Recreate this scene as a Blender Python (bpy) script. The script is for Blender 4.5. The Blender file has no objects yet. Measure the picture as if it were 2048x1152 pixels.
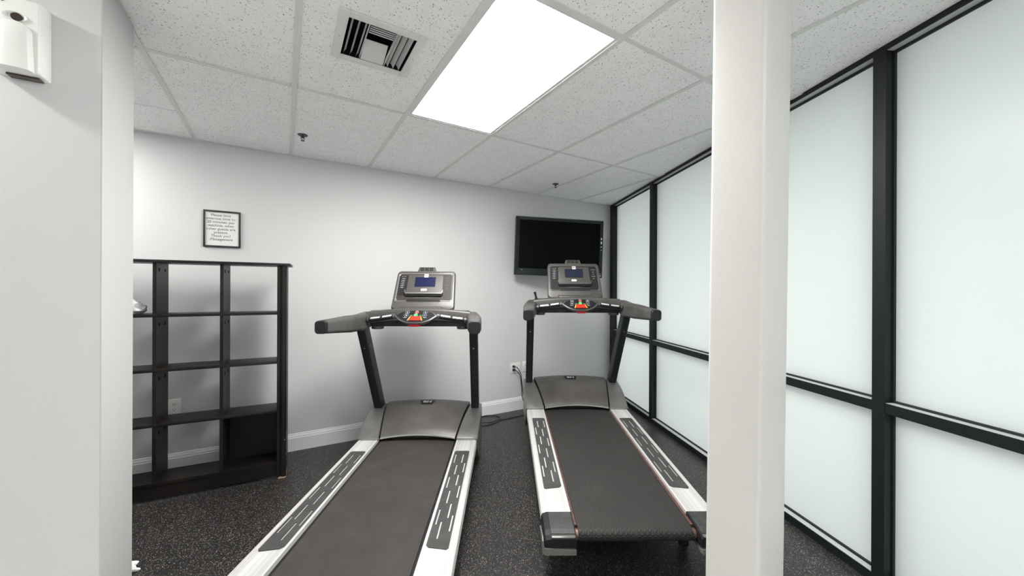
import bpy, bmesh, math, random
from mathutils import Vector, Matrix
random.seed(7)
C = bpy.context.scene.collection
PI = math.pi
CAMH = 1.34
CEIL = 2.445

# ------------------------------------------------------------------ camera
cam_d = bpy.data.cameras.new('camera'); cam = bpy.data.objects.new('camera', cam_d); C.objects.link(cam)
cam_d.sensor_width = 36; cam_d.lens = 750/2048*36; cam_d.shift_y = 4/2048; cam_d.clip_start = .02
cam.matrix_world = Matrix.Translation((0, 0, CAMH)) @ Matrix.Rotation(PI/2, 4, 'X') @ Matrix.Rotation(.004, 4, 'Z')
bpy.context.scene.camera = cam

# ------------------------------------------------------------------ world, exposure
sc = bpy.context.scene
w = bpy.data.worlds.new('sky'); sc.world = w; w.use_nodes = True
bg = w.node_tree.nodes['Background']; bg.inputs[0].default_value = (.97, 1.0, 1.0, 1); bg.inputs[1].default_value = .77
sc.view_settings.view_transform = 'Standard'; sc.view_settings.look = 'None'
sc.view_settings.exposure = 1.36; sc.view_settings.gamma = 1; sc.view_settings.use_curve_mapping = False
TROFFER = 17.5        # near lamps at full strength
REAR_FILL = 4.6    # unseen fill lamps added behind the viewer
ALCOVE = 7.0
SIDE = 68.0
LAMP_COL = (1.0, .985, .965)

# ------------------------------------------------------------------ materials
def mat(name, col, rough=.5, metal=0., spec=.5, coat=0.):
    m = bpy.data.materials.new(name); m.use_nodes = True
    b = m.node_tree.nodes['Principled BSDF']
    b.inputs['Base Color'].default_value = (*col, 1); b.inputs['Roughness'].default_value = rough
    b.inputs['Metallic'].default_value = metal; b.inputs['Specular IOR Level'].default_value = spec
    b.inputs['Coat Weight'].default_value = coat
    return m
def N(m, t, **kw):
    n = m.node_tree.nodes.new(t)
    for k, v in kw.items(): setattr(n, k, v)
    return n
def L(m, a, b): m.node_tree.links.new(a, b)
def bsdf(m): return m.node_tree.nodes['Principled BSDF']
def pos(m, scale=(1, 1, 1), obj=False):
    mp = N(m, 'ShaderNodeMapping'); mp.inputs['Scale'].default_value = scale
    if obj: L(m, N(m, 'ShaderNodeTexCoord').outputs['Object'], mp.inputs[0])
    else: L(m, N(m, 'ShaderNodeNewGeometry').outputs['Position'], mp.inputs[0])
    return mp.outputs[0]
def noise(m, vec, scale, detail=3, rough=.5):
    n = N(m, 'ShaderNodeTexNoise'); n.inputs['Scale'].default_value = scale
    n.inputs['Detail'].default_value = detail; n.inputs['Roughness'].default_value = rough
    L(m, vec, n.inputs['Vector']); return n.outputs['Fac']
def ramp(m, fac, stops):
    r = N(m, 'ShaderNodeValToRGB'); L(m, fac, r.inputs[0]); e = r.color_ramp.elements
    while len(e) < len(stops): e.new(.5)
    for el, (p, c) in zip(e, stops):
        el.position = p; el.color = (*c, 1) if len(c) == 3 else c
    return r.outputs[0]
def bump(m, h, strength, dist=.001):
    b = N(m, 'ShaderNodeBump'); b.inputs['Strength'].default_value = strength; b.inputs['Distance'].default_value = dist
    L(m, h, b.inputs['Height']); L(m, b.outputs[0], bsdf(m).inputs['Normal'])
def mix(m, fac, a, b):
    x = N(m, 'ShaderNodeMix', data_type='RGBA')
    if isinstance(fac, (int, float)): x.inputs[0].default_value = fac
    else: L(m, fac, x.inputs[0])
    for i, v in ((6, a), (7, b)):
        if isinstance(v, tuple): x.inputs[i].default_value = (*v, 1)
        else: L(m, v, x.inputs[i])
    return x.outputs[2]
def math_(m, op, a, b=0.):
    x = N(m, 'ShaderNodeMath', operation=op)
    for i, v in ((0, a), (1, b)):
        if isinstance(v, (int, float)): x.inputs[i].default_value = v
        else: L(m, v, x.inputs[i])
    return x.outputs[0]
def worn(name, c1, c2, rough, scale=6, metal=0., spec=.5, bstr=.2, bscale=300, r2=None):
    m = mat(name, c1, rough, metal, spec)
    p = pos(m); n = noise(m, p, scale, 5, .6)
    L(m, ramp(m, n, [(.35, c1), (.68, c2)]), bsdf(m).inputs['Base Color'])
    if bstr: bump(m, noise(m, p, bscale, 2), bstr, .0006)
    return m

M = {}
def paint(name, col, rough=.55, scale=170, s=.35):
    m = mat(name, col, rough, spec=.35); p = pos(m)
    n = noise(m, p, 1.3, 4)
    L(m, ramp(m, n, [(.3, tuple(c*.975 for c in col)), (.7, col)]), bsdf(m).inputs['Base Color'])
    bump(m, noise(m, p, scale, 3, .6), s, .0012); return m
M['wall'] = paint('grey_wall_paint', (.60, .60, .60))
M['rearwall'] = paint('white_wall_paint', (.8, .8, .79))
M['bouncefloor'] = worn('bounce_floor_tile', (.76, .75, .73), (.80, .79, .77), .4, 3, bstr=0)  # made pale to bounce light from the unseen floor
M['wallend'] = paint('partition_end_paint', (.50, .50, .495), s=.12)
M['white'] = paint('white_trim_paint', (.74, .75, .76), .4, 60, .1)
m = M['post'] = paint('cream_gloss_paint', (.60, .585, .565), .36, 120, .35)
M['plastic_white'] = mat('white_plastic', (.76, .76, .73), .35)
M['plate'] = mat('white_wall_plate', (.72, .72, .70), .4)
M['dark_hole'] = mat('dark_recess', (.01, .01, .01), .8, spec=.1)
M['lens_brown'] = mat('dark_brown_lens', (.035, .02, .015), .2)

# ceiling tile
m = M['tile'] = mat('mineral_fibre_tile', (.84, .84, .835), .9, spec=.15); p = pos(m)
v = N(m, 'ShaderNodeTexVoronoi'); v.inputs['Scale'].default_value = 150; 
dn = N(m, 'ShaderNodeMapping'); L(m, p, dn.inputs[0]); dn.inputs['Scale'].default_value = (1, .7, 1); dn.inputs['Rotation'].default_value = (0, 0, .5)
nn = N(m, 'ShaderNodeTexNoise'); nn.inputs['Scale'].default_value = 90; L(m, p, nn.inputs[0])
ad = N(m, 'ShaderNodeVectorMath', operation='MULTIPLY_ADD'); L(m, nn.outputs['Color'], ad.inputs[0]); ad.inputs[1].default_value = (.012, .012, .012); L(m, dn.outputs[0], ad.inputs[2])
L(m, ad.outputs[0], v.inputs['Vector'])
sep = N(m, 'ShaderNodeSeparateColor'); L(m, v.outputs['Color'], sep.inputs[0])
rad = math_(m, 'MULTIPLY', math_(m, 'SUBTRACT', sep.outputs[0], .22), .52)
hole = math_(m, 'LESS_THAN', v.outputs['Distance'], rad)
soft = noise(m, p, 9, 3)
depth = math_(m, 'MULTIPLY', hole, math_(m, 'ADD', math_(m, 'MULTIPLY', sep.outputs[1], .6), .25))
base = ramp(m, soft, [(.3, (.88, .88, .877)), (.7, (.92, .92, .917))])
L(m, mix(m, depth, base, (.15, .145, .14)), bsdf(m).inputs['Base Color'])  # pinhole shade painted in as dark colour
bump(m, math_(m, 'SUBTRACT', noise(m, p, 260, 2), math_(m, 'MULTIPLY', hole, 1.2)), .35, .0015)
M['tbar'] = worn('painted_grid_bar', (.66, .66, .65), (.72, .72, .71), .5, 12, bstr=0)
M['rust'] = mat('rusty_edge', (.35, .2, .13), .8)

# floor
m = M['floor'] = mat('speckled_black_rubber', (.03, .03, .03), .42, spec=.5); p = pos(m)
def flecks(scale, cut, size):
    v = N(m, 'ShaderNodeTexVoronoi'); v.inputs['Scale'].default_value = scale; L(m, p, v.inputs['Vector'])
    s = N(m, 'ShaderNodeSeparateColor'); L(m, v.outputs['Color'], s.inputs[0])
    return math_(m, 'MULTIPLY', math_(m, 'GREATER_THAN', s.outputs[0], cut), math_(m, 'LESS_THAN', v.outputs['Distance'], math_(m, 'MULTIPLY', s.outputs[1], size)))
f = math_(m, 'MAXIMUM', math_(m, 'MAXIMUM', flecks(210, .74, .46), flecks(320, .74, .5)), flecks(115, .93, .34))
dust = noise(m, p, 2.2, 5, .65)
base = ramp(m, dust, [(.35, (.006, .0056, .0052)), (.62, (.011, .010, .0095)), (.8, (.020, .018, .0165))])
fine = noise(m, p, 420, 2)
base2 = mix(m, math_(m, 'MULTIPLY', fine, .25), base, (.04, .038, .036))
L(m, mix(m, math_(m, 'MULTIPLY', f, .7), base2, (.46, .43, .40)), bsdf(m).inputs['Base Color'])
bump(m, noise(m, p, 500, 2), .2, .0008)

M['black_alu'] = mat('black_aluminium', (.008, .011, .012), .45, spec=.3)
M['alu_sheen'] = mat('grey_alu_sheen', (.50, .52, .51), .35)  # grey lightened to hold the sills' reflected light
M['gasket'] = mat('black_rubber_gasket', (.008, .009, .010), .6)

# frosted glass: translucent film on glass with a glossy front
m = M['frost'] = bpy.data.materials.new('frosted_glass'); m.use_nodes = True
nt = m.node_tree; nt.nodes.clear()
out = N(m, 'ShaderNodeOutputMaterial'); tr = N(m, 'ShaderNodeBsdfTranslucent'); tr.inputs[0].default_value = (.945, .965, .957, 1)
df = N(m, 'ShaderNodeBsdfDiffuse'); df.inputs[0].default_value = (.5, .53, .52, 1)
gl = N(m, 'ShaderNodeBsdfGlossy'); gl.inputs['Roughness'].default_value = .28; gl.inputs[0].default_value = (.9, .95, .93, 1)
m1 = N(m, 'ShaderNodeMixShader'); m1.inputs[0].default_value = .14; L(m, tr.outputs[0], m1.inputs[1]); L(m, df.outputs[0], m1.inputs[2])
fr = N(m, 'ShaderNodeFresnel'); fr.inputs[0].default_value = 1.16
m2 = N(m, 'ShaderNodeMixShader'); L(m, fr.outputs[0], m2.inputs[0]); L(m, m1.outputs[0], m2.inputs[1]); L(m, gl.outputs[0], m2.inputs[2])
L(m, m2.outputs[0], out.inputs[0])

for nm, st_ in (('lamp', TROFFER), ('lamp_rear_fill', REAR_FILL), ('lamp_alcove', ALCOVE), ('lamp_side', SIDE)):
    m = M[nm] = bpy.data.materials.new('lit_troffer_lens'); m.use_nodes = True; m.node_tree.nodes.clear()
    out = N(m, 'ShaderNodeOutputMaterial'); em = N(m, 'ShaderNodeEmission'); em.inputs[0].default_value = (*LAMP_COL, 1); em.inputs[1].default_value = st_
    L(m, em.outputs[0], out.inputs[0])

m = M['shelf'] = mat('black_brown_laminate', (.018, .015, .014), .42, spec=.28); p = pos(m)
g = noise(m, pos(m, (3, 3, 40)), 5, 4)
L(m, ramp(m, noise(m, p, 3, 4), [(.4, (.006, .005, .005)), (.75, (.016, .013, .011))]), bsdf(m).inputs['Base Color'])
bump(m, g, .1, .0005)
M['chip'] = mat('chipped_particleboard', (.45, .33, .2), .85)
M['towel'] = worn('white_terry_towel', (.78, .78, .79), (.85, .85, .86), .95, 30, spec=.1, bstr=.9, bscale=500)
M['frame_black'] = mat('black_picture_frame', (.022, .02, .019), .38)
M['paper'] = mat('white_paper', (.70, .70, .68), .5)
M['ink'] = mat('dark_ink', (.12, .11, .11), .7)
M['tv_body'] = mat('tv_black_plastic', (.006, .010, .013), .3, spec=.3)
M['tv_screen'] = mat('tv_screen_off', (.0015, .0015, .0015), .25, spec=.06)
M['tv_mark'] = mat('tv_white_mark', (.8, .85, .85), .4)
M['contact'] = mat('satin_contact_metal', (.62, .62, .61), .4, metal=.35)
M['steel'] = mat('brushed_steel', (.45, .45, .44), .3, metal=1)
# treadmill
M['gun'] = worn('gunmetal_plastic', (.075, .071, .068), (.102, .098, .093), .42, 8, metal=.35, bstr=.1, bscale=600)
M['gun_dark'] = worn('dark_gunmetal_plastic', (.070, .068, .066), (.095, .092, .089), .38, 8, metal=.35, bstr=.1, bscale=600)
M['silver'] = mat('silver_plastic', (.30, .30, .29), .28, metal=.8)
M['hood'] = worn('grey_hood_plastic', (.085, .078, .074), (.125, .117, .111), .40, 5, metal=.35, bstr=.12, bscale=500)
M['hood_side'] = worn('silver_grey_cover_plastic', (.16, .155, .15), (.21, .205, .20), .36, 5, metal=.5, bstr=.1, bscale=500)
m = M['rail'] = mat('ribbed_aluminium_rail', (.60, .595, .58), .42, metal=.25); 
tc = N(m, 'ShaderNodeTexCoord'); sx = N(m, 'ShaderNodeSeparateXYZ'); L(m, tc.outputs['Object'], sx.inputs[0])
cb = N(m, 'ShaderNodeCombineXYZ'); L(m, math_(m, 'ABSOLUTE', sx.outputs[0]), cb.inputs[0])
st = noise(m, cb.outputs[0], 34, 1)
sc2 = noise(m, pos(m, (6, 1, 1), True), 12, 5, .7)
L(m, mix(m, math_(m, 'MULTIPLY', sc2, .3), ramp(m, st, [(.42, (.52, .515, .50)), (.5, (.66, .655, .64)), (.58, (.56, .555, .54))]), (.40, .39, .37)), bsdf(m).inputs['Base Color'])
M['rail_side'] = mat('aluminium_rail_edge', (.62, .63, .64), .3, metal=.6)
M['pad'] = worn('charcoal_grip_rubber', (.040, .040, .039), (.060, .060, .058), .7, 14, spec=.3, bstr=.4, bscale=700)
M['slot'] = mat('bare_aluminium_slot', (.4, .385, .35), .35, metal=.5)
M['black'] = worn('black_plastic', (.008, .0085, .010), (.014, .015, .016), .5, 9, spec=.28, bstr=.1)
M['black_soft'] = worn('dark_foam', (.055, .052, .050), (.078, .075, .072), .72, 9, spec=.25, bstr=.5, bscale=600)
M['mast'] = mat('mast_black_paint', (.010, .012, .013), .42, spec=.3)
M['cap_top'] = worn('worn_black_rubber', (.02, .022, .021), (.05, .052, .050), .5, 22, bstr=.3)
M['lowergrey'] = mat('grey_lower_trim', (.17, .165, .155), .5)
M['rustred'] = worn('rust_red_deck_edge', (.06, .03, .024), (.13, .062, .05), .6, 40, bstr=0)
M['copper'] = mat('corroded_roller_end', (.22, .13, .095), .4, metal=.7)
M['badge'] = mat('black_badge', (.009, .009, .010), .45, spec=.25)
M['badge_text'] = mat('silver_badge_letters', (.55, .55, .54), .35, metal=.3)
M['screen'] = mat('blue_lcd', (.007, .010, .048), .3, spec=.25)
M['screen2'] = mat('slate_blue_lcd', (.013, .018, .034), .3, spec=.25)
M['bezel'] = worn('grey_bezel_plastic', (.060, .056, .051), (.075, .071, .065), .5, 8, metal=.2, bstr=0)
M['panel'] = mat('dark_overlay', (.014, .013, .013), .45, spec=.3)
M['panel_brown'] = mat('brown_grey_overlay', (.036, .029, .027), .48, spec=.3)
M['print'] = mat('pale_print', (.24, .25, .29), .6)
M['label'] = mat('white_sticker', (.62, .62, .62), .5)
M['red'] = mat('red_button', (.52, .024, .012), .45, spec=.3)
M['darkred'] = mat('dark_red_key', (.22, .004, .008), .45, spec=.2)
M['yellow'] = mat('yellow_edge', (.75, .55, .06), .45)
M['green'] = mat('green_button', (.08, .40, .13), .45, spec=.3)
M['pink'] = mat('pink_red_mark', (.6, .16, .15), .5)
M['ring'] = mat('white_blue_ring', (.28, .33, .39), .5)
M['cord'] = mat('black_cord_rubber', (.012, .012, .013), .45)
M['eave'] = mat('shading_eave_soffit', (.12, .13, .12), .8)
M['concrete'] = worn('pale_paving', (.42, .42, .40), (.5, .5, .47), .9, 2)
def belt_mat(name, c1, c2, c3, dusty):
    m = mat(name, c1, .62, spec=.35)
    p = pos(m); pl = pos(m, (1, .35, 1), True)
    n = noise(m, p, 7, 6, .7)
    col = ramp(m, n, [(.3, c1), (.6, c2), (.8, c3)])
    if dusty:
        v = noise(m, p, 26, 6, .8)
        col = mix(m, math_(m, 'MULTIPLY', math_(m, 'GREATER_THAN', v, .66), .35), col, (.17, .15, .14))
        v2 = noise(m, p, 30, 2, .5)
        col = mix(m, math_(m, 'MULTIPLY', math_(m, 'LESS_THAN', v2, .28), .5), col, (.03, .028, .026))
    # fine zigzag ribs running across
    tc = N(m, 'ShaderNodeTexCoord'); s = N(m, 'ShaderNodeSeparateXYZ'); L(m, tc.outputs['Object'], s.inputs[0])
    zz = math_(m, 'PINGPONG', s.outputs[0], .0125)
    # arc length along the belt: y on the flat, angle round the roller
    yy = math_(m, 'SUBTRACT', s.outputs[1], math_(m, 'MULTIPLY', s.outputs[2], 1.0))
    t = math_(m, 'ADD', yy, math_(m, 'MULTIPLY', zz, .45))
    wv = math_(m, 'SINE', math_(m, 'MULTIPLY', t, 2*PI/.0085))
    bump(m, wv, .55 if not dusty else .12, .0012)
    L(m, mix(m, math_(m, 'MULTIPLY', math_(m, 'GREATER_THAN', wv, .2), .5), col, (.015, .014, .013)) if not dusty else col, bsdf(m).inputs['Base Color'])  # groove shade of the ribbed belt mixed into its colour
    return m
M['belt1'] = belt_mat('dusty_belt', (.029, .024, .022), (.040, .034, .0315), (.055, .048, .044), True)
M['belt2'] = belt_mat('dark_ribbed_belt', (.022, .0215, .020), (.028, .027, .025), (.035, .033, .031), False)

# ------------------------------------------------------------------ helpers
def link(name, me, parent=None, smooth=False):
    o = bpy.data.objects.new(name, me); C.objects.link(o)
    if parent: o.parent = parent
    if smooth:
        for p in me.polygons: p.use_smooth = True
        try: me.set_sharp_from_angle(angle=math.radians(35))
        except Exception: pass
    return o
class MB:
    def __init__(s): s.bm = bmesh.new(); s.mats = []
    def mi(s, m):
        if m not in s.mats: s.mats.append(m)
        return s.mats.index(m)
    def raw(s, vs, fs, m):
        k = s.mi(m); bv = [s.bm.verts.new(v) for v in vs]
        for f in fs:
            try: fc = s.bm.faces.new([bv[i] for i in f]); fc.material_index = k
            except ValueError: pass
        return bv
    def box(s, x0, x1, y0, y1, z0, z1, m, T=None, bev=0):
        b = bmesh.new()
        bmesh.ops.create_cube(b, size=1)
        for v in b.verts: v.co = Vector(((x0+x1)/2+v.co.x*(x1-x0), (y0+y1)/2+v.co.y*(y1-y0), (z0+z1)/2+v.co.z*(z1-z0)))
        if bev: bmesh.ops.bevel(b, geom=list(b.edges), offset=bev, segments=2, profile=.5, affect='EDGES')
        if T: bmesh.ops.transform(b, matrix=T, verts=b.verts)
        s.merge(b, m); return s
    def merge(s, b, m):
        b.verts.index_update()
        s.raw([v.co.copy() for v in b.verts], [[v.index for v in f.verts] for f in b.faces], m); b.free()
    def loft(s, rings, m, cap=True, closed=True):
        n = len(rings[0]); vs = [p for r in rings for p in r]; fs = []
        for i in range(len(rings)-1):
            for j in range(n if closed else n-1):
                a, b = i*n+j, i*n+(j+1) % n; fs.append((a, b, b+n, a+n))
        if cap: fs.append(tuple(range(n-1, -1, -1))); fs.append(tuple((len(rings)-1)*n+j for j in range(n)))
        s.raw(vs, fs, m); return s
    def cyl(s, c, axis, r, h, m, n=24, r2=None):
        a = Vector(axis).normalized(); q = a.to_track_quat('Z', 'Y'); c = Vector(c); r2 = r if r2 is None else r2
        rings = []
        for k, rr in ((0, r), (1, r2)):
            rings.append([c+a*h*k+q @ Vector((rr*math.cos(2*PI*j/n), rr*math.sin(2*PI*j/n), 0)) for j in range(n)])
        return s.loft(rings, m)
    def tube(s, pts, r, m, n=10, cap=True):
        pts = [Vector(p) for p in pts]; rings = []; up = Vector((0, 0, 1)); rs = r if isinstance(r, (list, tuple)) else [r]*len(pts)
        prev = None
        for i, p in enumerate(pts):
            d = (pts[min(i+1, len(pts)-1)]-pts[max(i-1, 0)]).normalized()
            if prev is None: x = d.orthogonal().normalized()
            else: x = (prev-d*prev.dot(d)).normalized()
            prev = x; y = d.cross(x)
            rings.append([p+(x*math.cos(2*PI*j/n)+y*math.sin(2*PI*j/n))*rs[i] for j in range(n)])
        return s.loft(rings, m, cap)
    def prism(s, poly, z0, z1, m, T=None):
        n = len(poly); vs = [Vector((x, y, z0)) for x, y in poly]+[Vector((x, y, z1)) for x, y in poly]
        if T: vs = [T @ v for v in vs]
        fs = [tuple(range(n-1, -1, -1)), tuple(range(n, 2*n))]+[(j, (j+1) % n, (j+1) % n+n, j+n) for j in range(n)]
        s.raw(vs, fs, m); return s
    def build(s, name, parent=None, smooth=False, kind=None, T=None):
        bmesh.ops.recalc_face_normals(s.bm, faces=s.bm.faces)
        me = bpy.data.meshes.new(name); s.bm.to_mesh(me); s.bm.free()
        for m in s.mats: me.materials.append(m)
        o = link(name, me, parent, smooth)
        if T is not None: o.matrix_local = T
        if kind: o['kind'] = kind
        return o
def B(name, x0, x1, y0, y1, z0, z1, m, parent=None, bev=0, T=None, smooth=False, kind=None):
    return MB().box(x0, x1, y0, y1, z0, z1, m, bev=bev).build(name, parent, smooth or bev > 0, kind, T)
def thing(name, label, cat, T=None, group=None):
    o = bpy.data.objects.new(name, None); C.objects.link(o); o.empty_display_size = .1
    if T is not None: o.matrix_world = T
    o['label'] = label; o['category'] = cat
    if group: o['group'] = group
    return o
def struct(o): o['kind'] = 'structure'; return o
def sempty(name, T=None):
    o = bpy.data.objects.new(name, None); C.objects.link(o); o.empty_display_size = .1
    if T is not None: o.matrix_world = T
    o['kind'] = 'structure'; return o
def rrect(a, b, r, n=5):
    pts = []
    for cx, cy, s in ((a-r, b-r, 0), (-a+r, b-r, 1), (-a+r, -b+r, 2), (a-r, -b+r, 3)):
        for k in range(n+1):
            t = (s+k/n)*PI/2; pts.append((cx+r*math.cos(t), cy+r*math.sin(t)))
    return pts
def spline(pts, n=8):
    P = [Vector(p) for p in pts]; P = [P[0]*2-P[1]]+P+[P[-1]*2-P[-2]]; out = []
    for i in range(1, len(P)-2):
        for k in range(n):
            t = k/n; a, b, c, d = P[i-1:i+3]
            out.append(.5*((2*b)+(-a+c)*t+(2*a-5*b+4*c-d)*t*t+(-a+3*b-3*c+d)*t**3))
    out.append(P[-2]); return out
def text(name, body, size, m, parent, T, extrude=.0004, align='CENTER', spacing=1.0, line=1.0, bold=0.):
    cu = bpy.data.curves.new(name, 'FONT'); cu.body = body; cu.size = size; cu.extrude = extrude
    cu.align_x = align; cu.align_y = 'CENTER'; cu.space_character = spacing; cu.space_line = line; cu.offset = bold
    o = bpy.data.objects.new(name+'_tmp', cu); C.objects.link(o); bpy.context.view_layer.update()
    me = bpy.data.meshes.new_from_object(o.evaluated_get(bpy.context.evaluated_depsgraph_get()))
    bpy.data.objects.remove(o); me.name = name; me.materials.clear(); me.materials.append(m)
    r = link(name, me, parent); r.matrix_local = T; return r

# ------------------------------------------------------------------ room shell
A = Vector((1.282, 4.91, 0)); AB = math.radians(30.2)
wb = Vector((math.cos(AB), math.sin(AB), 0)); wn = Vector((wb.y, -wb.x, 0))      # along the back wall, and into the room
wd = Vector((.1195, -.99283, 0)).normalized(); we = Vector((wd.y, -wd.x, 0))      # along the window wall toward camera
if we.x > 0: we = -we                                                              # we: into the room (-x)
def WT(s, off=0, z=0):      # frame on back wall: x along wall (to the right), y INTO wall, z up
    P = A+wb*s+wn*off; P.z = z
    return Matrix(((wb.x, -wn.x, 0, P.x), (wb.y, -wn.y, 0, P.y), (0, 0, 1, P.z), (0, 0, 0, 1)))
Cw = A+wd*7.2; Dl = Vector((-4.6, Cw.y, 0)); El = A+wb*((-4.6-A.x)/wb.x)
poly = [A, Cw, Dl, El]
struct(MB().prism([(p.x, p.y) for p in [A+Vector((.4, .6, 0)), Cw+Vector((.4, -.2, 0)), Dl+Vector((-.2, -.2, 0)), El+Vector((-.2, .2, 0))]], -.08, 0, M['floor']).build('floor'))
def wall(name, P, Q, inn, m=None, th=.12, z1=CEIL+.12):
    o = inn*-th
    return struct(MB().prism([(P.x, P.y), (Q.x, Q.y), ((Q+o).x, (Q+o).y), ((P+o).x, (P+o).y)], 0, z1, m or M['wall']).build(name))
wall('wall_back', El, A+wb*.3, wn)
wall('wall_left', Dl, El, Vector((1, 0, 0)))
# unseen rear side: low wall, frosted windows and pale tiles added for fill light
struct(MB().box(Dl.x, Cw.x, Cw.y-.12, Cw.y, 0, .30, M['rearwall']).build('wall_rear'))
for k in range(5):
    a_ = Dl.x+(Cw.x-Dl.x)*k/5; b_ = Dl.x+(Cw.x-Dl.x)*(k+1)/5
    if k in (0, 1, 2):
        struct(B('wall_rear', a_, b_, Cw.y-.12, Cw.y, .30, CEIL+.03, M['rearwall'])); continue
    fill_window = sempty('window_%d' % (10+k))  # unseen window added to let in fill light
    B('glass_pane', a_+.03, b_-.03, Cw.y-.07, Cw.y-.062, .34, CEIL-.02, M['frost'], fill_window)
    mb = MB().box(a_, a_+.03, Cw.y-.12, Cw.y, .30, CEIL+.03, M['black_alu']).box(b_-.03, b_, Cw.y-.12, Cw.y, .30, CEIL+.03, M['black_alu'])
    mb.box(a_+.03, b_-.03, Cw.y-.12, Cw.y, .30, .34, M['black_alu']).box(a_+.03, b_-.03, Cw.y-.12, Cw.y, CEIL-.02, CEIL+.03, M['black_alu']); mb.build('window_frame', fill_window)
struct(MB().prism([(Cw.x-.12, Cw.y), (1.74, .95), (-1.436, 1.25), (-4.6, 1.25), (Dl.x, Dl.y)], 0, .006, M['bouncefloor']).build('floor_bounce_tiles'))  # pale floor added out of view to bounce light onto the ceiling

# baseboard with a moulded top
def baseboard(name, s0, s1, T):
    prof = [(0, 0), (-.014, 0), (-.014, .105), (-.011, .112), (-.011, .120), (-.007, .128), (-.004, .140), (0, .142)]
    rings = [[Vector((s, y, z)) for y, z in prof] for s in (s0, s1)]
    o = MB().loft(rings, M['white']).build(name, T=T); struct(o); return o
baseboard('baseboard_back', -6.7, -.003, WT(0))

# partition on the left (grey wall with a pale end)
Cp = Vector((-1.436, 1.307, 0)); gv = Vector((-math.sin(math.radians(31.3)), math.cos(math.radians(31.3)), 0))
P0 = Cp; P1 = Cp+gv*.318; P0l = P0-wb*3.4; P1l = P1-wb*3.2
part = MB()
part.prism([(P0.x, P0.y), (P1.x, P1.y), (P1l.x, P1l.y), (P0l.x, P0l.y)], 0, CEIL-.002, M['wall'])
part = struct(part.build('wall_partition'))
# pale end trim board of the partition
gn = Vector((gv.y, -gv.x, 0))
E0 = P0+gn*.004; E1 = P1+gn*.004
struct(MB().prism([(P0.x, P0.y), (E0.x, E0.y), (E1.x, E1.y), (P1.x, P1.y)], 0, CEIL-.003, M['wallend']).build('trim_1'))

# ------------------------------------------------------------------ ceiling grid
GA = .548; GU = Vector((math.cos(GA), math.sin(GA))); GV = Vector((-GU.y, GU.x)); GO = Vector((-.15, 2.68)); TS = .6096
def G(u, v): return GO+GU*u+GV*v
def clip(pl, room):
    cx = sum((p.x for p in room), 0)/4; cy = sum((p.y for p in room), 0)/4
    out = pl
    for i in range(4):
        a, b = room[i], room[(i+1) % 4]; n = Vector((-(b.y-a.y), b.x-a.x))
        if n.dot(Vector((cx-a.x, cy-a.y))) < 0: n = -n
        res = []
        for k in range(len(out)):
            p, q = out[k], out[(k+1) % len(out)]
            dp = n.dot(p-Vector((a.x, a.y))); dq = n.dot(q-Vector((a.x, a.y)))
            if dp >= 0: res.append(p)
            if (dp >= 0) != (dq >= 0): res.append(p+(q-p)*(dp/(dp-dq)))
        out = res
        if len(out) < 3: return []
    return out
room = [Vector((p.x, p.y)) for p in poly]
ceil = struct(MB().prism([(p.x, p.y) for p in [A+Vector((.3, .3, 0)), Cw+Vector((.3, -.1, 0)), Dl+Vector((-.1, -.1, 0)), El+Vector((-.1, .1, 0))]], CEIL+.14, CEIL+.2, M['dark_hole']).build('ceiling'))
bw = .0115
lights = {(-1, -1), (-3, -3), (1, -3), (-5, -1), (-1, -4), (3, -2), (-5, -4)}   # (u cell, v cell of 4 ft)
lights = [(-1, -1), (0, -4), (-2, -3), (-7, -3), (-5, 0)]  # the rear entries are unseen lamps added for fill
ventc = (-.904, -.588)
def tile(u0, u1, v0, v1, hole=None):
    pl = clip([G(u0+bw*.6, v0+bw*.6), G(u1-bw*.6, v0+bw*.6), G(u1-bw*.6, v1-bw*.6), G(u0+bw*.6, v1-bw*.6)], room)
    if len(pl) < 3: return
    if hole:
        h = hole; mb = MB()
        for a, b, c, d in ((u0+bw, h[0], v0+bw, v1-bw), (h[1], u1-bw, v0+bw, v1-bw), (h[0], h[1], v0+bw, h[2]), (h[0], h[1], h[3], v1-bw)):
            q = [G(a, c), G(b, c), G(b, d), G(a, d)]; mb.prism([(p.x, p.y) for p in q], CEIL+.002, CEIL+.017, M['tile'])
        mb.build('ceiling_tile', ceil); return
    dz = random.choice((0, 0, .0008, -.0006))
    MB().prism([(p.x, p.y) for p in pl], CEIL+.002+dz, CEIL+.017, M['tile']).build('ceiling_tile', ceil)
VOPEN = (ventc[0]-.142, ventc[0]+.142, ventc[1]-.142, ventc[1]+.142)
for i in range(-12, 9):
    for j in range(-5, 2):
        if (i, j) in lights: continue
        u0, u1, v0, v1 = i*TS, (i+1)*TS, j*2*TS, (j+1)*2*TS
        if j == 0 and i <= -4:
            vm = .727
            tile(u0, u1, v0, vm); tile(u0, u1, vm, v1); continue
        tile(u0, u1, v0, v1, VOPEN if (i, j) == (-2, -1) else None)
bars = MB()
def bar(pl, z0=CEIL-.0035, z1=CEIL+.0015):
    pl = clip(pl, room)
    if len(pl) > 2: MB().prism([(p.x, p.y) for p in pl], z0, z1, M['tbar']).build('grid_bar', ceil)
for i in range(-12, 9): bar([G(i*TS-bw, -7), G(i*TS+bw, -7), G(i*TS+bw, 3.2), G(i*TS-bw, 3.2)])
for j in range(-5, 3):
    for i in range(-12, 9):
        bar([G(i*TS+bw, j*2*TS-bw*.9), G((i+1)*TS-bw, j*2*TS-bw*.9), G((i+1)*TS-bw, j*2*TS+bw*.9), G(i*TS+bw, j*2*TS+bw*.9)], CEIL-.0030)
bars.bm.free()
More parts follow.
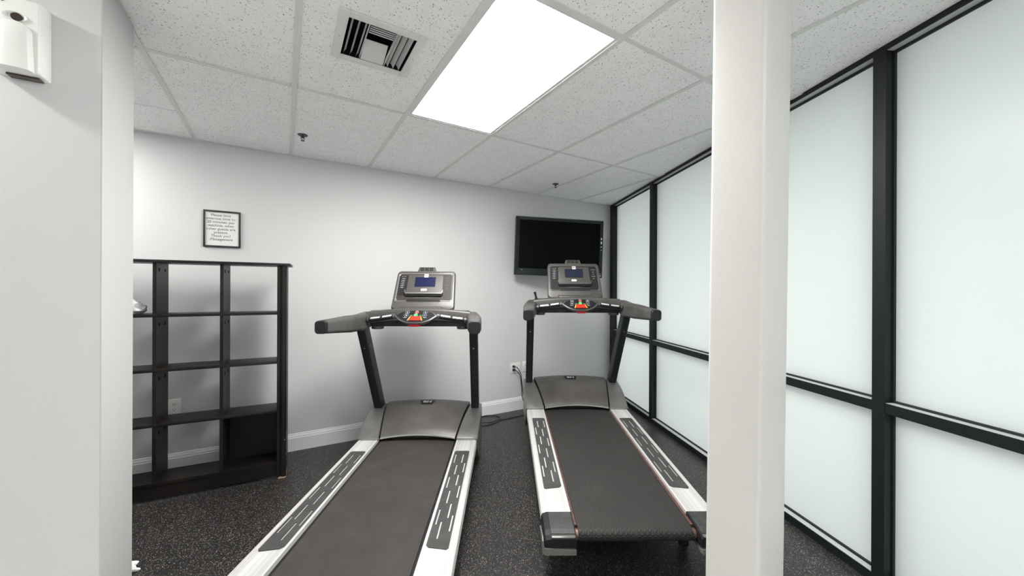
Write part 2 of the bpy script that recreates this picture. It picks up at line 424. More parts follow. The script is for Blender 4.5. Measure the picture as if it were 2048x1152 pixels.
# perimeter wall angle on the back wall
struct(MB().box(-6.5, -.003, -.018, 0, CEIL-.002, CEIL+.001, M['tbar']).build('trim_2', T=WT(0)))

# troffers
def GT(u, v, z=CEIL):
    p = G(u, v); return Matrix(((GU.x, GV.x, 0, p.x), (GU.y, GV.y, 0, p.y), (0, 0, 1, z), (0, 0, 0, 1)))
tlabels = {(-1, -1): 'lit rectangular fluorescent ceiling light above the two treadmills, beside the air vent'}
for k, (i, j) in enumerate(lights):
    T = GT((i+.5)*TS, (j*2+1)*TS)
    t = thing('ceiling_light', tlabels.get((i, j), 'lit fluorescent ceiling light, %s' % ['', 'added for fill behind the viewer near the rear windows', 'added for fill behind the viewer in the centre', 'added for fill behind the viewer at far rear left', 'in the alcove left of the bookshelf'][k]), 'light', T, 'fluorescent ceiling lights')
    a, b = TS/2-bw, TS-bw
    f = MB()
    for (x0, x1, y0, y1) in ((-a, -a+.018, -b, b), (a-.018, a, -b, b), (-a+.018, a-.018, -b, -b+.018), (-a+.018, a-.018, b-.018, b)):
        f.box(x0, x1, y0, y1, -.001, .012, M['tbar'])
    f.build('lens_frame', t)
    B('housing', -a+.01, a-.01, -b+.01, b-.01, .02, .09, M['tbar'], t)
    B('lens', -a+.018, a-.018, -b+.018, b-.018, .004, .008, M['lamp' if k == 0 else 'lamp_alcove' if (i, j) == (-5, 0) else 'lamp_rear_fill'], t)

# surface-mounted light close to the partition, left of the dispenser
q = Cp+wb*-.68+wn*.30; q.z = CEIL
t = thing('ceiling_light', 'round surface-mounted ceiling light close to the left partition wall', 'light', Matrix.Translation(q))
MB().cyl((0, 0, -.03), (0, 0, 1), .09, .029, M['tbar'], 28).build('base', t, True)
MB().loft([[Vector((r_*math.cos(2*PI*k/24), r_*math.sin(2*PI*k/24), z)) for k in range(24)] for r_, z in ((.06, -.03), (.055, -.045), (.035, -.056), (.01, -.060))], M['lamp_side']).build('lens', t, True)

# ------------------------------------------------------------------ window wall (frosted glass in black frames)
# local frame: x along window wall from the corner toward the camera, y OUTWARD, z up
WW = Matrix(((wd.x, -we.x, 0, A.x), (wd.y, -we.y, 0, A.y), (0, 0, 1, 0), (0, 0, 0, 1)))
FH = CEIL+.0
def q_of(px):           # distance from the corner of the point of the wall line seen at pixel column px
    k = (px-1024)/750; Y = (A.x+.12036*A.y)/(k+.12036); return (A.y-Y)/.99283
muls = [q_of(1301.3), None, q_of(1757), None, None, None, None]
muls[1] = (muls[0]+muls[2])/2
sp = (muls[2]-muls[0])/2
for k in range(3, 7): muls[k] = muls[2]+sp*(k-2)
edges = [0.0+.11]+[x for x in muls]
OD = .05   # reveal depth to the glass
def frame(n, parent=None, **k): pass
mw = .027
# vertical mullions
struct(B('trim_3', 0, .11, 0, .14, 0, FH+.03, M['black_alu'], T=WW))
for n, x in enumerate(muls):
    mb = MB().box(x-mw, x+mw, 0, .15, 0, FH+.03, M['black_alu'])
    mb.box(x-mw-.006, x-mw, OD-.012, OD, .04, FH-.01, M['gasket']); mb.box(x+mw, x+mw+.006, OD-.012, OD, .04, FH-.01, M['gasket'])
    struct(mb.build('trim_%d' % (n+4), T=WW))
for n in range(len(edges)-1):
    x0 = edges[n]+(0 if n == 0 else mw); x1 = edges[n+1]-mw
    wroot = sempty('window_%d' % (n+1), WW)
    B('glass_pane', x0, x1, OD, OD+.008, .84, FH-.02, M['frost'], wroot)
    B('glass_pane', x0, x1, OD, OD+.008, .04, .795, M['frost'], wroot)
    B('mid_rail', x0, x1, .002, .14, .793, .839, M['black_alu'], wroot)
    B('sill_rail', x0, x1, .001, .14, 0, .043, M['black_alu'], wroot)
    mb = MB().box(x0, x1, .006, OD, .839, .8405, M['alu_sheen']).box(x0, x1, .006, OD, .043, .0445, M['alu_sheen'])  # pale strips on the black rails paint in reflected light
    mb.build('sill_sheen', wroot)
    B('head_rail', x0, x1, 0, .14, FH-.022, FH+.03, M['black_alu'], wroot)
    B('head_face', x0, x1, .006, OD, FH-.0235, FH-.022, M['alu_sheen'], wroot)
    g = MB()
    for z0, z1 in ((.8405, .850), (.0445, .056), (.785, .793), (FH-.036, FH-.0235)):
        g.box(x0, x1, OD-.010, OD, z0, z1, M['gasket'])
    g.build('gasket', wroot)
# exterior: paving, low wall, and an unseen eave deepened to darken pane tops
struct(MB().box(-1, 9, .16, 7, -.25, -.15, M['concrete']).build('trim_12', T=WW))
struct(MB().box(-1, 9, .16, 1.3, FH+.03, FH+.20, M['eave']).build('trim_13', T=WW))
struct(MB().box(-1, 9, .02, .16, -.25, 0, M['concrete']).build('trim_14', T=WW))

# ------------------------------------------------------------------ square painted post
def make_post():
    y0 = 1.0; s = .150; c0 = Vector((.668*y0, y0, 0)); u2 = Vector((GU.x, GU.y, 0)); v2 = Vector((GV.x, GV.y, 0))
    ctr = c0+(u2+v2)*s/2; a = s/2
    P = rrect(a, a, .012, 5)
    T = Matrix(((u2.x, v2.x, 0, ctr.x), (u2.y, v2.y, 0, ctr.y), (0, 0, 1, 0), (0, 0, 0, 1)))
    rings = []
    for k in range(13):
        z = (CEIL-.004)*k/12; lean = (z-1.34)*.0105
        rings.append([Vector((x+lean*.86, y-lean*.5, z)) for x, y in P])
    o = MB().loft(rings, M['post']).build('support_post', None, True, T=T)
    o['label'] = 'square cream painted steel post standing in the foreground before the windows'; o['category'] = 'post'
make_post()
# paint drips / blisters on the post are relief in its material
m = M['post']; p = pos(m)
v = N(m, 'ShaderNodeTexVoronoi'); v.inputs['Scale'].default_value = 45; L(m, p, v.inputs['Vector'])
s_ = N(m, 'ShaderNodeSeparateColor'); L(m, v.outputs['Color'], s_.inputs[0])
bl = math_(m, 'MULTIPLY', math_(m, 'GREATER_THAN', s_.outputs[0], .8), math_(m, 'LESS_THAN', v.outputs['Distance'], .13))
hh = math_(m, 'ADD', math_(m, 'MULTIPLY', noise(m, p, 130, 3), .6), bl)
bump(m, hh, .35, .0015)

# ------------------------------------------------------------------ bookshelf
def bookshelf():
    d = math.radians(26.5); ux = Vector((math.cos(d), math.sin(d), 0)); uy = Vector((-ux.y, ux.x, 0)); O = Vector((-1.602, 2.667, 0))
    T = Matrix(((ux.x, uy.x, 0, O.x), (ux.y, uy.y, 0, O.y), (0, 0, 1, 0), (0, 0, 0, 1)))
    t = thing('bookshelf', 'black open cube bookshelf with scuffed edges against the grey wall', 'bookshelf', T)
    D = .215; W = 1.12; m = M['shelf']
    B('top_board', -W-.03, .022, -.015, D+.005, 1.505, 1.522, m, t, .002)
    # right upright with a shaped front post
    def upright(x0, x1, name='side_panel'):
        mb = MB().box(x0+.022, x1-.006, .03, D, 0.01, 1.505, m)
        pr = [(x0, .035), (x0, .004), (x0+.004, 0), (x0+.016, 0), (x0+.02, .006), (x0+.026, .003), (x0+.034, -.003), (x1-.008, -.003), (x1, .006), (x1, .035)]
        if name == 'foot': return
        mb.prism(pr, .012, 1.505, m)
        mb.build(name, t, True)
    upright(-.058, 0); upright(-W, -W+.058)
    for x0, x1 in ((-.058, 0), (-W, -W+.058)):
        f = MB(); f.prism([(x0+.008, .04), (x0+.010, .002), (x1-.008, .0), (x1-.001, .01), (x1-.001, .04)], 0, .013, M['chip']); f.build('foot', t)
    if True:
        c = MB()
        for k in range(9):
            z = .02+random.random()*.35; s = .002+random.random()*.004
            c.box(-.002, .0008, .004+random.random()*.012, .008+random.random()*.016, z, z+s*1.6, M['chip'])
        c.box(-.012, -.006, -.0035, -.0028, .268, .274, M['chip'])
        c.build('chipped_spot', t, kind='stuff')
    for xc in (-.375, -.716):
        mb = MB().box(xc-.0095, xc+.0095, .012, D, .115, 1.505, m)
        for zt in (1.505, 1.155, .808, .462):
            for yy in (.05, .15):
                mb.box(xc+.0095, xc+.0115, yy, yy+.012, zt-.055, zt-.035, M['dark_hole'])
        mb.build('divider', t)
    for k, z in enumerate((1.159, .812, .466)):
        B('shelf_board', -W+.058, -.036, .010, D, z, z+.019, m, t, .0012)
    B('bottom_board', -W+.058, -.036, .004, D, .10, .118, m, t)
    B('base_rail', -W+.058, -.036, .012, .034, .020, .10, m, t)
    B('back_panel', -.366, -.036, D-.012, D-.004, .118, .466, m, t)
    return t, T
shelf, ST = bookshelf()

def blob(name, label, cat, center, sx, sy, sz, seed, T=None):
    rnd = random.Random(seed); b = bmesh.new(); bmesh.ops.create_icosphere(b, subdivisions=4, radius=1)
    dirs = [Vector((rnd.uniform(-1, 1), rnd.uniform(-1, 1), rnd.uniform(-1, 1))).normalized() for _ in range(14)]
    for v in b.verts:
        n = v.co.normalized(); f = 1.0
        for q in dirs: f += .15*abs(math.sin(4.5*n.dot(q)+q.x*5))-.09
        v.co = Vector((n.x*sx*f, n.y*sy*f, max(n.z*sz*f, -sz*.55)))+Vector(center)
    mb = MB(); mb.merge(b, M['towel']); o = mb.build(name, None, True, T=T); o['label'] = label; o['category'] = cat; return o
blob('towel', 'crumpled white towel on the upper shelf of the black bookshelf', 'towel', (-.885, .11, 1.178+.030), .080, .075, .050, 3, ST)
o = blob('towel', 'white cloth corner on the floor behind the left partition', 'cloth', (-1.845, 1.76, .014), .065, .05, .024, 9)

# ------------------------------------------------------------------ framed notice
def notice():
    T = WT(-4.051, .0, 1.796)
    t = thing('framed_notice', 'small black framed paper notice on grey wall above bookshelf', 'sign', T)
    a, b, f = .1145, .139, .0125
    mb = MB()
    for x0, x1, z0, z1 in ((-a, -a+f, -b, b), (a-f, a, -b, b), (-a+f, a-f, b-f, b), (-a+f, a-f, -b, -b+f)):
        mb.box(x0, x1, -.018, -.0005, z0, z1, M['frame_black'], bev=.003)
    mb.build('frame', t, True)
    B('paper', -a+f, a-f, -.008, -.004, -b+f, b-f, M['paper'], t)
    text('lettering', 'Please limit\nexercise time to\n20 minutes, per\nmachine, when\nother guests are\npresent.\nThank you!\n-Management', .0262, M['ink'], t,
         Matrix.Translation((-.008, -.0088, .012)) @ Matrix.Rotation(PI/2, 4, 'X'), .0002, spacing=1.02, line=1.0)
notice()

# ------------------------------------------------------------------ television
def tv():
    ya = math.radians(8.1)
    T = Matrix.Translation((.518, 4.075, 1.806)) @ Matrix.Rotation(ya, 4, 'Z') @ Matrix.Rotation(math.radians(1.7), 4, 'Y')
    t = thing('television', 'black flat television on a wall arm, screen off, beside the frosted windows', 'television', T)
    a, b = .493, .317
    mb = MB()
    R0 = [Vector((x, .012, z)) for x, z in rrect(a, b, .008, 3)]; R1 = [Vector((x, 0, z)) for x, z in rrect(a-.004, b-.004, .006, 3)]
    Rb = [Vector((x, .055, z)) for x, z in rrect(a-.004, b-.004, .006, 3)]; Rb2 = [Vector((x, .085, z)) for x, z in rrect(a-.10, b-.08, .03, 3)]
    mb.loft([Rb2, Rb, R0, R1], M['tv_body']); mb.build('cabinet', t, True)
    # sloping bezel
    bz = MB(); iw, ih0, ih1 = a-.045, -b+.075, b-.040
    outer = [(-a+.006, -.001, -b+.006), (a-.006, -.001, -b+.006), (a-.006, -.001, b-.006), (-a+.006, -.001, b-.006)]
    o2 = [(-a+.012, -.014, -b+.012), (a-.012, -.014, -b+.012), (a-.012, -.014, b-.012), (-a+.012, -.014, b-.012)]
    inn = [(-iw, -.010, ih0), (iw, -.010, ih0), (iw, -.010, ih1), (-iw, -.010, ih1)]
    inb = [(-iw, -.002, ih0), (iw, -.002, ih0), (iw, -.002, ih1), (-iw, -.002, ih1)]
    bz.loft([[Vector(p) for p in r] for r in (outer, o2, inn, inb)], M['tv_body'], cap=False); bz.build('bezel', t)
    B('screen', -iw, iw, -.006, -.001, ih0, ih1, M['tv_screen'], t)
    for z, h in ((.112, .020), (.070, .026), (.025, .008), (-.012, .005), (-b+.042, .004), (-b+.023, .006)):
        B('control_mark', a-.034, a-.024, -.0150, -.013, z-h/2, z+h/2, M['tv_mark'], t)
    B('control_mark', -a+.075, -a+.082, -.0150, -.013, -b+.056, -b+.062, M['tv_mark'], t)
    # arm to the wall
    T2 = T.inverted()
    wp = A+wb*(-1.05)+wn*.0; wp.z = 1.80
    hub = T2 @ (wp+wn*.02); b0 = MB()
    b0.box(-.10, .10, .085, .10, -.10, .10, M['tv_body']); b0.build('mount_plate', t)
    mid = T2 @ (wp+wn*.14+wb*.16)
    ar = MB(); ar.tube([Vector((0, .10, 0)), mid, hub], .018, M['tv_body'], 8); ar.build('mount_arm', t)
tv()

# ------------------------------------------------------------------ outlets, plugs, cords
def outlet(s, z, wid, label, recept=(0.,), blank=()):
    T = WT(s, 0, z); t = thing('wall_outlet', label, 'outlet', T)
    MB().box(-wid/2, wid/2, -.006, -.0003, -.0575, .0575, M['plate'], bev=.002).build('cover_plate', t, True)
    for x in recept:
        for dz in (.0195, -.0195):
            pl = rrect(.0165, .0142, .009, 4); r = MB()
            r.loft([[Vector((x+a, y, dz+c)) for a, c in pl] for y in (-.0055, -.0078)], M['plate'])
            for dx, w_, h_ in ((-.0065, .0022, .009), (.0065, .0022, .007)): r.box(x+dx-w_/2, x+dx+w_/2, -.0082, -.0077, dz-h_/2+.003, dz+h_/2+.003, M['dark_hole'])
            r.box(x-.0025, x+.0025, -.0082, -.0077, dz-.010, dz-.005, M['dark_hole'])
            r.build('receptacle', t)
    for x in blank: MB().box(x-.0165, x+.0165, -.0080, -.005, -.033, .033, M['plate'], bev=.001).build('receptacle', t)
    return t
outlet(-1.440, .473, .130, 'wide white double outlet plate with two black plugs in it', (-.026,), (.030,))
outlet(-1.283, .475, .130, 'white outlet plate partly hidden behind the right treadmill mast', (-.026, .026))
outlet(-4.325, .478, .074, 'single white outlet on wall seen through the black bookshelf', (0.,))
def W3(s, off, z): P = A+wb*s+wn*off; return (P.x, P.y, z)
def cord(name, label, plugz, pts):
    t = thing(name, label, 'cord', WT(-1.466, 0, plugz))
    Ti = WT(-1.466, 0, plugz).inverted()
    pl = MB(); pl.loft([[Vector((x*k, y, z*k)) for x, z in rrect(.014, .011, .006, 3)] for y, k in ((-.008, 1), (-.022, 1.05), (-.030, .6), (-.042, .45))], M['cord']); pl.build('plug', t, True)
    pp = spline([Ti @ Vector(p) for p in pts], 8)
    MB().tube(pp, .0045, M['cord'], 8).build('cable', t, True)
cord('power_cord', 'black power cord from upper plug dropping behind right treadmill', .492,
     [W3(-1.466, .040, .492), W3(-1.45, .068, .484), W3(-1.415, .08, .42), W3(-1.395, .08, .30), W3(-1.375, .08, .18), W3(-1.33, .08, .10), W3(-1.27, .10, .055)])
fl = .006
cord('power_cord', 'black power cord running along the floor to the left treadmill', .453,
     [W3(-1.466, .040, .453), W3(-1.45, .068, .443), W3(-1.425, .09, .39), W3(-1.41, .09, .27), W3(-1.395, .09, .15), W3(-1.35, .09, .07), W3(-1.24, .12, .012),
      (.20, 4.10, fl), (.12, 3.995, fl), (-.015, 3.905, fl), (-.117, 3.835, fl), (-.188, 3.735, fl), (-.262, 3.69, fl), (-.36, 3.68, fl), (-.40, 3.80, fl), (-.33, 3.93, fl), (-.25, 3.985, fl), (-.165, 3.975, fl), (-.115, 3.90, fl+.003), (-.14, 3.82, fl+.009), (-.21, 3.75, fl+.009), (-.30, 3.72, .02)])

# ------------------------------------------------------------------ wall dispenser on the partition
def dispenser():
    P = Cp+wb*(-.172); T = Matrix(((wb.x, -wn.x, 0, P.x), (wb.y, -wn.y, 0, P.y), (0, 0, 1, 2.137), (0, 0, 0, 1)))
    t = thing('air_freshener_dispenser', 'white plastic dispenser with round nozzle high on the left grey wall', 'dispenser', T)
    a, b = .056, .118; mb = MB()
    R = [[Vector((x, y, z)) for x, z in rrect(a-i, b-i, .006, 4)] for y, i in ((-.0005, 0), (-.050, .004), (-.055, .009))]
    mb.loft(R, M['plastic_white']); mb.build('body', t, True)
    # bulged front shell, arch-shaped outline
    def arch(wd_, top, bot, n=14):
        pts = []
        for k in range(n+1):
            th = PI*k/n; pts.append((wd_*math.cos(th), top-.028+.028*math.sin(th)))
        return [(wd_*1.12, bot)]+pts+[(-wd_*1.12, bot)]
    rings = []
    for y, k in ((-.054, 1.0), (-.066, .98), (-.076, .88), (-.082, .62), (-.084, .3)):
        rings.append([Vector((x*k, y, -.115+(z+.115)*(1 if k > .97 else (.5+.5*k)))) for x, z in arch(.036, .035, -.115)])
    f = MB(); f.loft(rings, M['plastic_white']); f.build('front_shell', t, True)
    r = MB(); ring = []
    for rad, y in ((.027, -.055), (.026, -.060), (.020, -.058), (.016, -.0555)):
        ring.append([Vector((rad*math.cos(2*PI*k/24)-.0, y, .052+rad*.55*math.sin(2*PI*k/24))) for k in range(24)])
    r.loft(ring, M['plastic_white'], cap=False); r.build('nozzle_ring', t, True)
    MB().cyl((.004, -.0565, .050), (0, -1, 0), .0125, .004, M['lens_brown']).build('nozzle', t, True)
    MB().cyl((-.028, -.054, .096), (0, -1, 0), .0045, .003, M['lens_brown']).build('indicator', t, True)
    B('slot_strip', -.03, .04, -.03, -.001, -.122, -.117, M['lens_brown'], t)  # dark strip along the slot at the bottom
dispenser()

# ------------------------------------------------------------------ air vent in the ceiling
def vent():
    T = GT(*ventc); t = thing('ceiling_vent', 'white three-way air vent with curved dusty blades in the ceiling', 'vent', T)
    W = M['tbar']; mb = MB(); o, i = .178, .140
    for x0, x1, y0, y1 in ((-o, -i, -o, o), (i, o, -o, o), (-i, i, -o, -i), (-i, i, i, o)): mb.box(x0, x1, y0, y1, -.006, .001, W, bev=.0018)
    mb.build('frame', t, True)
    d = MB(); d.box(-i-.002, -i, -i, i, .001, .10, M['dark_hole']); d.box(i, i+.002, -i, i, .001, .10, M['dark_hole']); d.box(-i, i, -i-.002, -i, .001, .1, M['dark_hole']); d.box(-i, i, i, i+.002, .001, .1, M['dark_hole']); d.box(-i, i, -i, i, .10, .102, M['dark_hole'])
    d.build('duct', t)
    def blade(x, s):
        # curved blade running along y, s = throw direction
        pr = [(x, .001), (x+s*.002, .009), (x+s*.006, .018), (x+s*.013, .026)]
        r = [[Vector((px_, y, pz)) for px_, pz in pr]+[Vector((px_, y, pz+.0012)) for px_, pz in reversed(pr)] for y in (-i, i)]
        MB().loft(r, W).build('blade', t, True)
    for k in range(3): blade(-i+.012+.027*k, 1); blade(i-.012-.027*k, -1)
    x0, x1 = -.052, .052
    for x in (x0-.006, x1+.004): B('divider', x, x+.0015, -i, i, .0, .016, W, t)
    for k in range(5):
        y = -i+.012+.014*k
        MB().box(x0, x1, y-.0012, y+.0012, .004, .008, W).build('fin', t)
    pr = [(.028, .036), (.055, .026), (.09, .014), (i, .002)]
    r = [[Vector((x, y, z)) for y, z in pr]+[Vector((x, y, z+.0012)) for y, z in reversed(pr)] for x in (x0, x1)]
    MB().loft(r, W).build('deflector', t, True)
    for x in (-.160, .160): MB().cyl((x, 0, -.0065), (0, 0, 1), .004, .003, M['steel'], 10).build('screw', t)
vent()
def sprinkler(u, v, label):
    t = thing('sprinkler_head', label, 'sprinkler', GT(u, v, CEIL+.0018))
    MB().cyl((0, 0, -.004), (0, 0, 1), .030, .004, M['gun'], 28, .034).build('escutcheon', t, True)
    MB().cyl((0, 0, -.022), (0, 0, 1), .009, .020, M['gun_dark'], 14).build('body', t, True)
    f = MB()
    for s in (-1, 1): f.tube([(s*.010, 0, -.016), (s*.012, 0, -.028), (0, 0, -.040)], .0022, M['gun_dark'], 6)
    f.cyl((0, 0, -.042), (0, 0, 1), .013, .0018, M['gun_dark'], 16); f.build('deflector', t)
sprinkler(-1.152, .718, 'small metal sprinkler head in ceiling left, near the air vent')
sprinkler(1.15, .733, 'small metal sprinkler head in ceiling right, above the television')

# ------------------------------------------------------------------ treadmills
def treadmill(label, T, belt_m, screen_m, panel_m, rusty):
    t = thing('treadmill', label, 'treadmill', T, 'treadmills')
    RH = .245                                   # rail top
    YR = -1.37; YE = -1.525                      # end of rails, end of caps
    # belt: closed loop round the rear roller
    rc = Vector((0, -1.460, RH-.015-.029)); rr = .029; hw = .268
    pr = [(.12, rc.z+rr), (-.4, rc.z+rr), (-.9, rc.z+rr)]
    pr += [(rc.y-rr*math.sin(a), rc.z+rr*math.cos(a)) for a in [PI*k/14 for k in range(15)]]
    pr += [(-.9, rc.z-rr), (-.4, rc.z-rr), (.12, rc.z-rr)]
    mb = MB(); mb.loft([[Vector((x, y, z)) for y, z in pr] for x in (-hw, -.14, 0, .14, hw)], M[belt_m]); mb.build('belt', t, True)
    B('deck_board', -.288, .288, -1.43, .10, rc.z-.012, rc.z+rr-.006, M['black'], t)
    for s in (-1, 1):
        r = MB(); r.cyl((s*hw, rc.y, rc.z), (s, 0, 0), .024, .014, M['copper'], 20); r.cyl((s*(hw+.014), rc.y, rc.z), (s, 0, 0), .008, .018, M['black'], 8); r.build('roller_end', t, True)
        # rail, an extrusion with grooves
        X = lambda q: s*q
        pf = [(.286, RH-.030), (.286, RH), (.293, RH), (.2945, RH-.0015), (.399, RH-.0015), (.401, RH-.004), (.404, RH-.004), (.406, RH), (.422, RH-.001), (.430, RH-.008),
              (.431, RH-.022), (.428, RH-.024), (.428, RH-.027), (.431, RH-.029), (.431, RH-.040), (.428, RH-.042), (.428, RH-.045), (.431, RH-.047), (.430, RH-.062), (.34, RH-.062), (.34, RH-.03)]
        mb = MB(); mb.loft([[Vector((X(x), y, z)) for x, z in pf] for y in (YR, -.9, -.45, .02)], M['rail']); mb.build('side_rail', t)
        if rusty:
            B('deck_edge', min(X(.2705), X(.2845)), max(X(.2705), X(.2845)), -1.44, -.01, RH-.030, RH-.014, M['rustred'], t)
        # inner guard strip between belt and rail
        # grip pad with slots cut through
        xs = [.302, .316, .320, .331, .335, .352, .356, .366, .370, .386, .390, .396]
        xs = [.300, .3110, .3185, .3345, .3420, .3595, .3670, .3815, .3885, .398]
        y0, y1 = -1.155, -.205; ny = 38
        ys = [y0+(y1-y0)*k/ny for k in range(ny+1)]
        cut = set()
        for col, starts in ((1, (6, 19, 31)), (3, (2, 13, 25, )), (5, (8, 20, 31)), (7, (4, 15, 26))):
            for st in starts:
                for q in range(st, min(st+5, ny-1)): cut.add((col, q))
        zt = RH+.0022; zb = RH-.001; mb = MB(); vs = {}; k_ = mb.mi(M['pad'])
        def slant(i, y):           # ends cut at a slant, outer edge longer at the rear
            return y-.045*((xs[i]-xs[0])/(xs[-1]-xs[0]))*0 
        def vert(i, j, top):
            key = (i, j, top)
            if key not in vs:
                x = xs[i]; y = ys[j]
                if j == 0: y += (.0 if 0 < i < len(xs)-1 else .012)-.02*((i/(len(xs)-1)))
                if j == ny: y -= (0 if 0 < i < len(xs)-1 else .010)
                vs[key] = mb.bm.verts.new((X(x), y, zt if top else zb))
            return vs[key]
        for i in range(len(xs)-1):
            for j in range(ny):
                if (i, j) in cut: continue
                f = mb.bm.faces.new([vert(i, j, 1), vert(i+1, j, 1), vert(i+1, j+1, 1), vert(i, j+1, 1)]); f.material_index = k_
                for (di, dj, e) in ((-1, 0, ((i, j), (i, j+1))), (1, 0, ((i+1, j), (i+1, j+1))), (0, -1, ((i, j), (i+1, j))), (0, 1, ((i, j+1), (i+1, j+1)))):
                    ii, jj = i+di, j+dj
                    if ii < 0 or jj < 0 or ii >= len(xs)-1 or jj >= ny or (ii, jj) in cut:
                        f = mb.bm.faces.new([vert(*e[0], 1), vert(*e[1], 1), vert(*e[1], 0), vert(*e[0], 0)]); f.material_index = k_
        mb.build('grip_pad', t)
        # rear cap
        def capring(y, zt_, zb_, xo=.433, xi=.284, r=.012):
            return [Vector((X(xi), y, zb_)), Vector((X(xi), y, zt_-.003)), Vector((X(xi+.003), y, zt_)), Vector((X(xo-.03), y, zt_)), Vector((X(xo-.008), y, zt_-.005)), Vector((X(xo), y, zt_-.022)), Vector((X(xo), y, zb_+.014)), Vector((X(xo-.01), y, zb_))]
        mb = MB(); mb.loft([capring(YR+.002, RH+.002, .185), capring(YE+.045, RH-.004, .175), capring(YE+.015, RH-.010, .176), capring(YE, RH-.022, .182)], M['black']); cap = mb.build('end_cap', t)
        mb = MB(); mb.loft([[Vector((X(x), y, z+.0016)), Vector((X(x2), y, z+.0016)), Vector((X(x2), y, z)), Vector((X(x), y, z))] for (x, x2, y, z) in ((.290, .398, YR-.002, RH+.002), (.290, .398, YE+.045, RH-.004), (.290, .396, YE+.017, RH-.009))], M['cap_top']); mb.build('rubber_top', cap)
        mb = MB(); mb.box(min(X(.290), X(.398)), max(X(.290), X(.398)), YE-.002, YE+.017, RH-.019, RH-.0095, M['silver'], bev=.003); mb.build('silver_edge', cap, True)
        mb = MB(); mb.loft([[Vector((X(.425), y, .152)), Vector((X(.438), y, .162)), Vector((X(.440), y, zt_)), Vector((X(.435), y, zt_)), Vector((X(.430), y, .185)), Vector((X(.286), y, .174)), Vector((X(.286), y, .152))] for y, zt_ in ((YR-.03, .20), (YE+.015, .228), (YE-.006, .220))], M['lowergrey']); mb.build('lower_trim', t)
        fo = MB().cyl((X(.33), -1.26, 0), (0, 0, 1), .026, .145, M['black'], 18); fo.build('foot', t)
    # chassis under the deck and front wheels
    f = MB()
    for s in (-1, 1):
        f.box(s*.335-.022, s*.335+.022, -1.42, .40, .142, .182, M['black'])
        f.box(s*.25-.02, s*.25+.02, .05, .42, .03, .11, M['black'])
    f.box(-.34, .34, .10, .16, .05, .11, M['black']); f.box(-.30, .30, -1.36, -1.32, .142, .175, M['black'])
    f.build('chassis', t)
    for s in (-1, 1): MB().cyl((s*.25-.02, .40, .033), (1, 0, 0), .033, .04, M['black'], 18).build('wheel', t, True)
    # motor hood
    pf = [(-.005, RH+.004), (.004, RH+.018), (.06, RH+.046), (.14, RH+.085), (.22, RH+.116), (.30, RH+.138), (.37, RH+.149), (.43, RH+.148), (.48, RH+.132), (.515, RH+.09), (.525, RH+.0), (.52, .07)]
    nx = 17; rings = []
    for i in range(nx):
        u = -1+2*i/(nx-1); ring = []
        for k, (y, z) in enumerate(pf):
            g = min(k/6, 1); wv = .272+(.337-.272)*(max(y, 0)/.37 if y < .37 else 1)
            arch = (1-u*u)*(.020 if k < 8 else .012)
            yy = y-(u*u)*.0+(.016*(1-u*u) if k < 3 else 0)
            ring.append(Vector((u*wv, yy, z+arch-(.0 if k else .0))))
        ring.append(Vector((u*.33, .30, .07))); ring.append(Vector((u*.27, .03, RH+.0))); rings.append(ring)
    mb = MB(); mb.loft(rings, M['hood']); hood = mb.build('motor_hood', t, True)
    # pale lip along the hood's front edge
    mb = MB(); rg = []
    for i in range(nx):
        u = -1+2*i/(nx-1); ar = (1-u*u)*.020; yb = .016*(1-u*u); x = u*.272
        rg.append([Vector((x, -.007+yb, RH+.003+ar)), Vector((x, -.004+yb, RH+.012+ar)), Vector((x, .003+yb, RH+.0165+ar)), Vector((x, .006+yb, RH+.003+ar))])
    mb.loft(rg, M['silver']); mb.build('lip', hood)
    # badge on the hood
    TB = Matrix.Translation((0.0, .345, RH+.1695)) @ Matrix.Rotation(math.radians(11), 4, 'X')
    mb = MB(); mb.prism([(-.062, .026), (.062, .026), (.042, -.030), (-.042, -.030)], 0, .002, M['badge'], TB); mb.build('badge', hood)
    text('badge_lettering', 'BH', .036, M['badge_text'], hood, TB @ Matrix.Translation((0, .002, .0024)) @ Matrix.Scale(1.5, 4, (1, 0, 0)), .0004, bold=.001)
    for s in (-1, 1):
        X = lambda q: s*q
        rings = []
        pf2 = [(-.012, RH-.006), (-.012, RH+.012), (-.002, RH+.020), (.06, RH+.050), (.14, RH+.086), (.22, RH+.112), (.30, RH+.130), (.37, RH+.138), (.43, RH+.134), (.47, RH+.118), (.505, RH+.08), (.515, RH-.01), (.51, .05)]
        for frac in (0, .04, .5, .93, 1.0):
            ring = []
            for y, z in pf2:
                g = min(max(y, 0)/.37, 1); xi = .283+(.349-.283)*g; xo = .438+.010*math.sin(PI*min(max(y/.5, 0), 1))
                x = xi+(xo-xi)*frac; ring.append(Vector((X(x), y+(.004 if frac in (0, 1.0) else 0), z-(.006 if frac in (0, 1.0) else 0))))
            ring.append(Vector((X(xi+(.44-xi)*frac), .12, .05))); ring.append(Vector((X(xi+(.44-xi)*frac), -.004, RH-.07 if frac > .9 else RH-.006)))
            rings.append(ring)
        mb = MB(); mb.loft(rings, M['hood_side']); sc_ = mb.build('side_cover', t, True)
        B('silver_lip', min(X(.283), X(.437)), max(X(.283), X(.437)), -.016, -.011, RH+.000, RH+.013, M['silver'], sc_, .0015)
        # mast: rectangular tube leaning back toward the runner
        p0 = Vector((X(.392), .375, RH+.10)); p1 = Vector((X(.405), .005, 1.07)); d = (p1-p0).normalized()
        sx = Vector((1, 0, 0)); sx = (sx-d*sx.dot(d)).normalized(); sy = d.cross(sx)
        mb = MB(); mb.loft([[p+sx*x+sy*y for x, y in rrect(.030, .046, .006, 3)] for p in (p0, p1)], M['mast']); ms = mb.build('mast', t, True)
        f = -1 if sy.y > 0 else 1
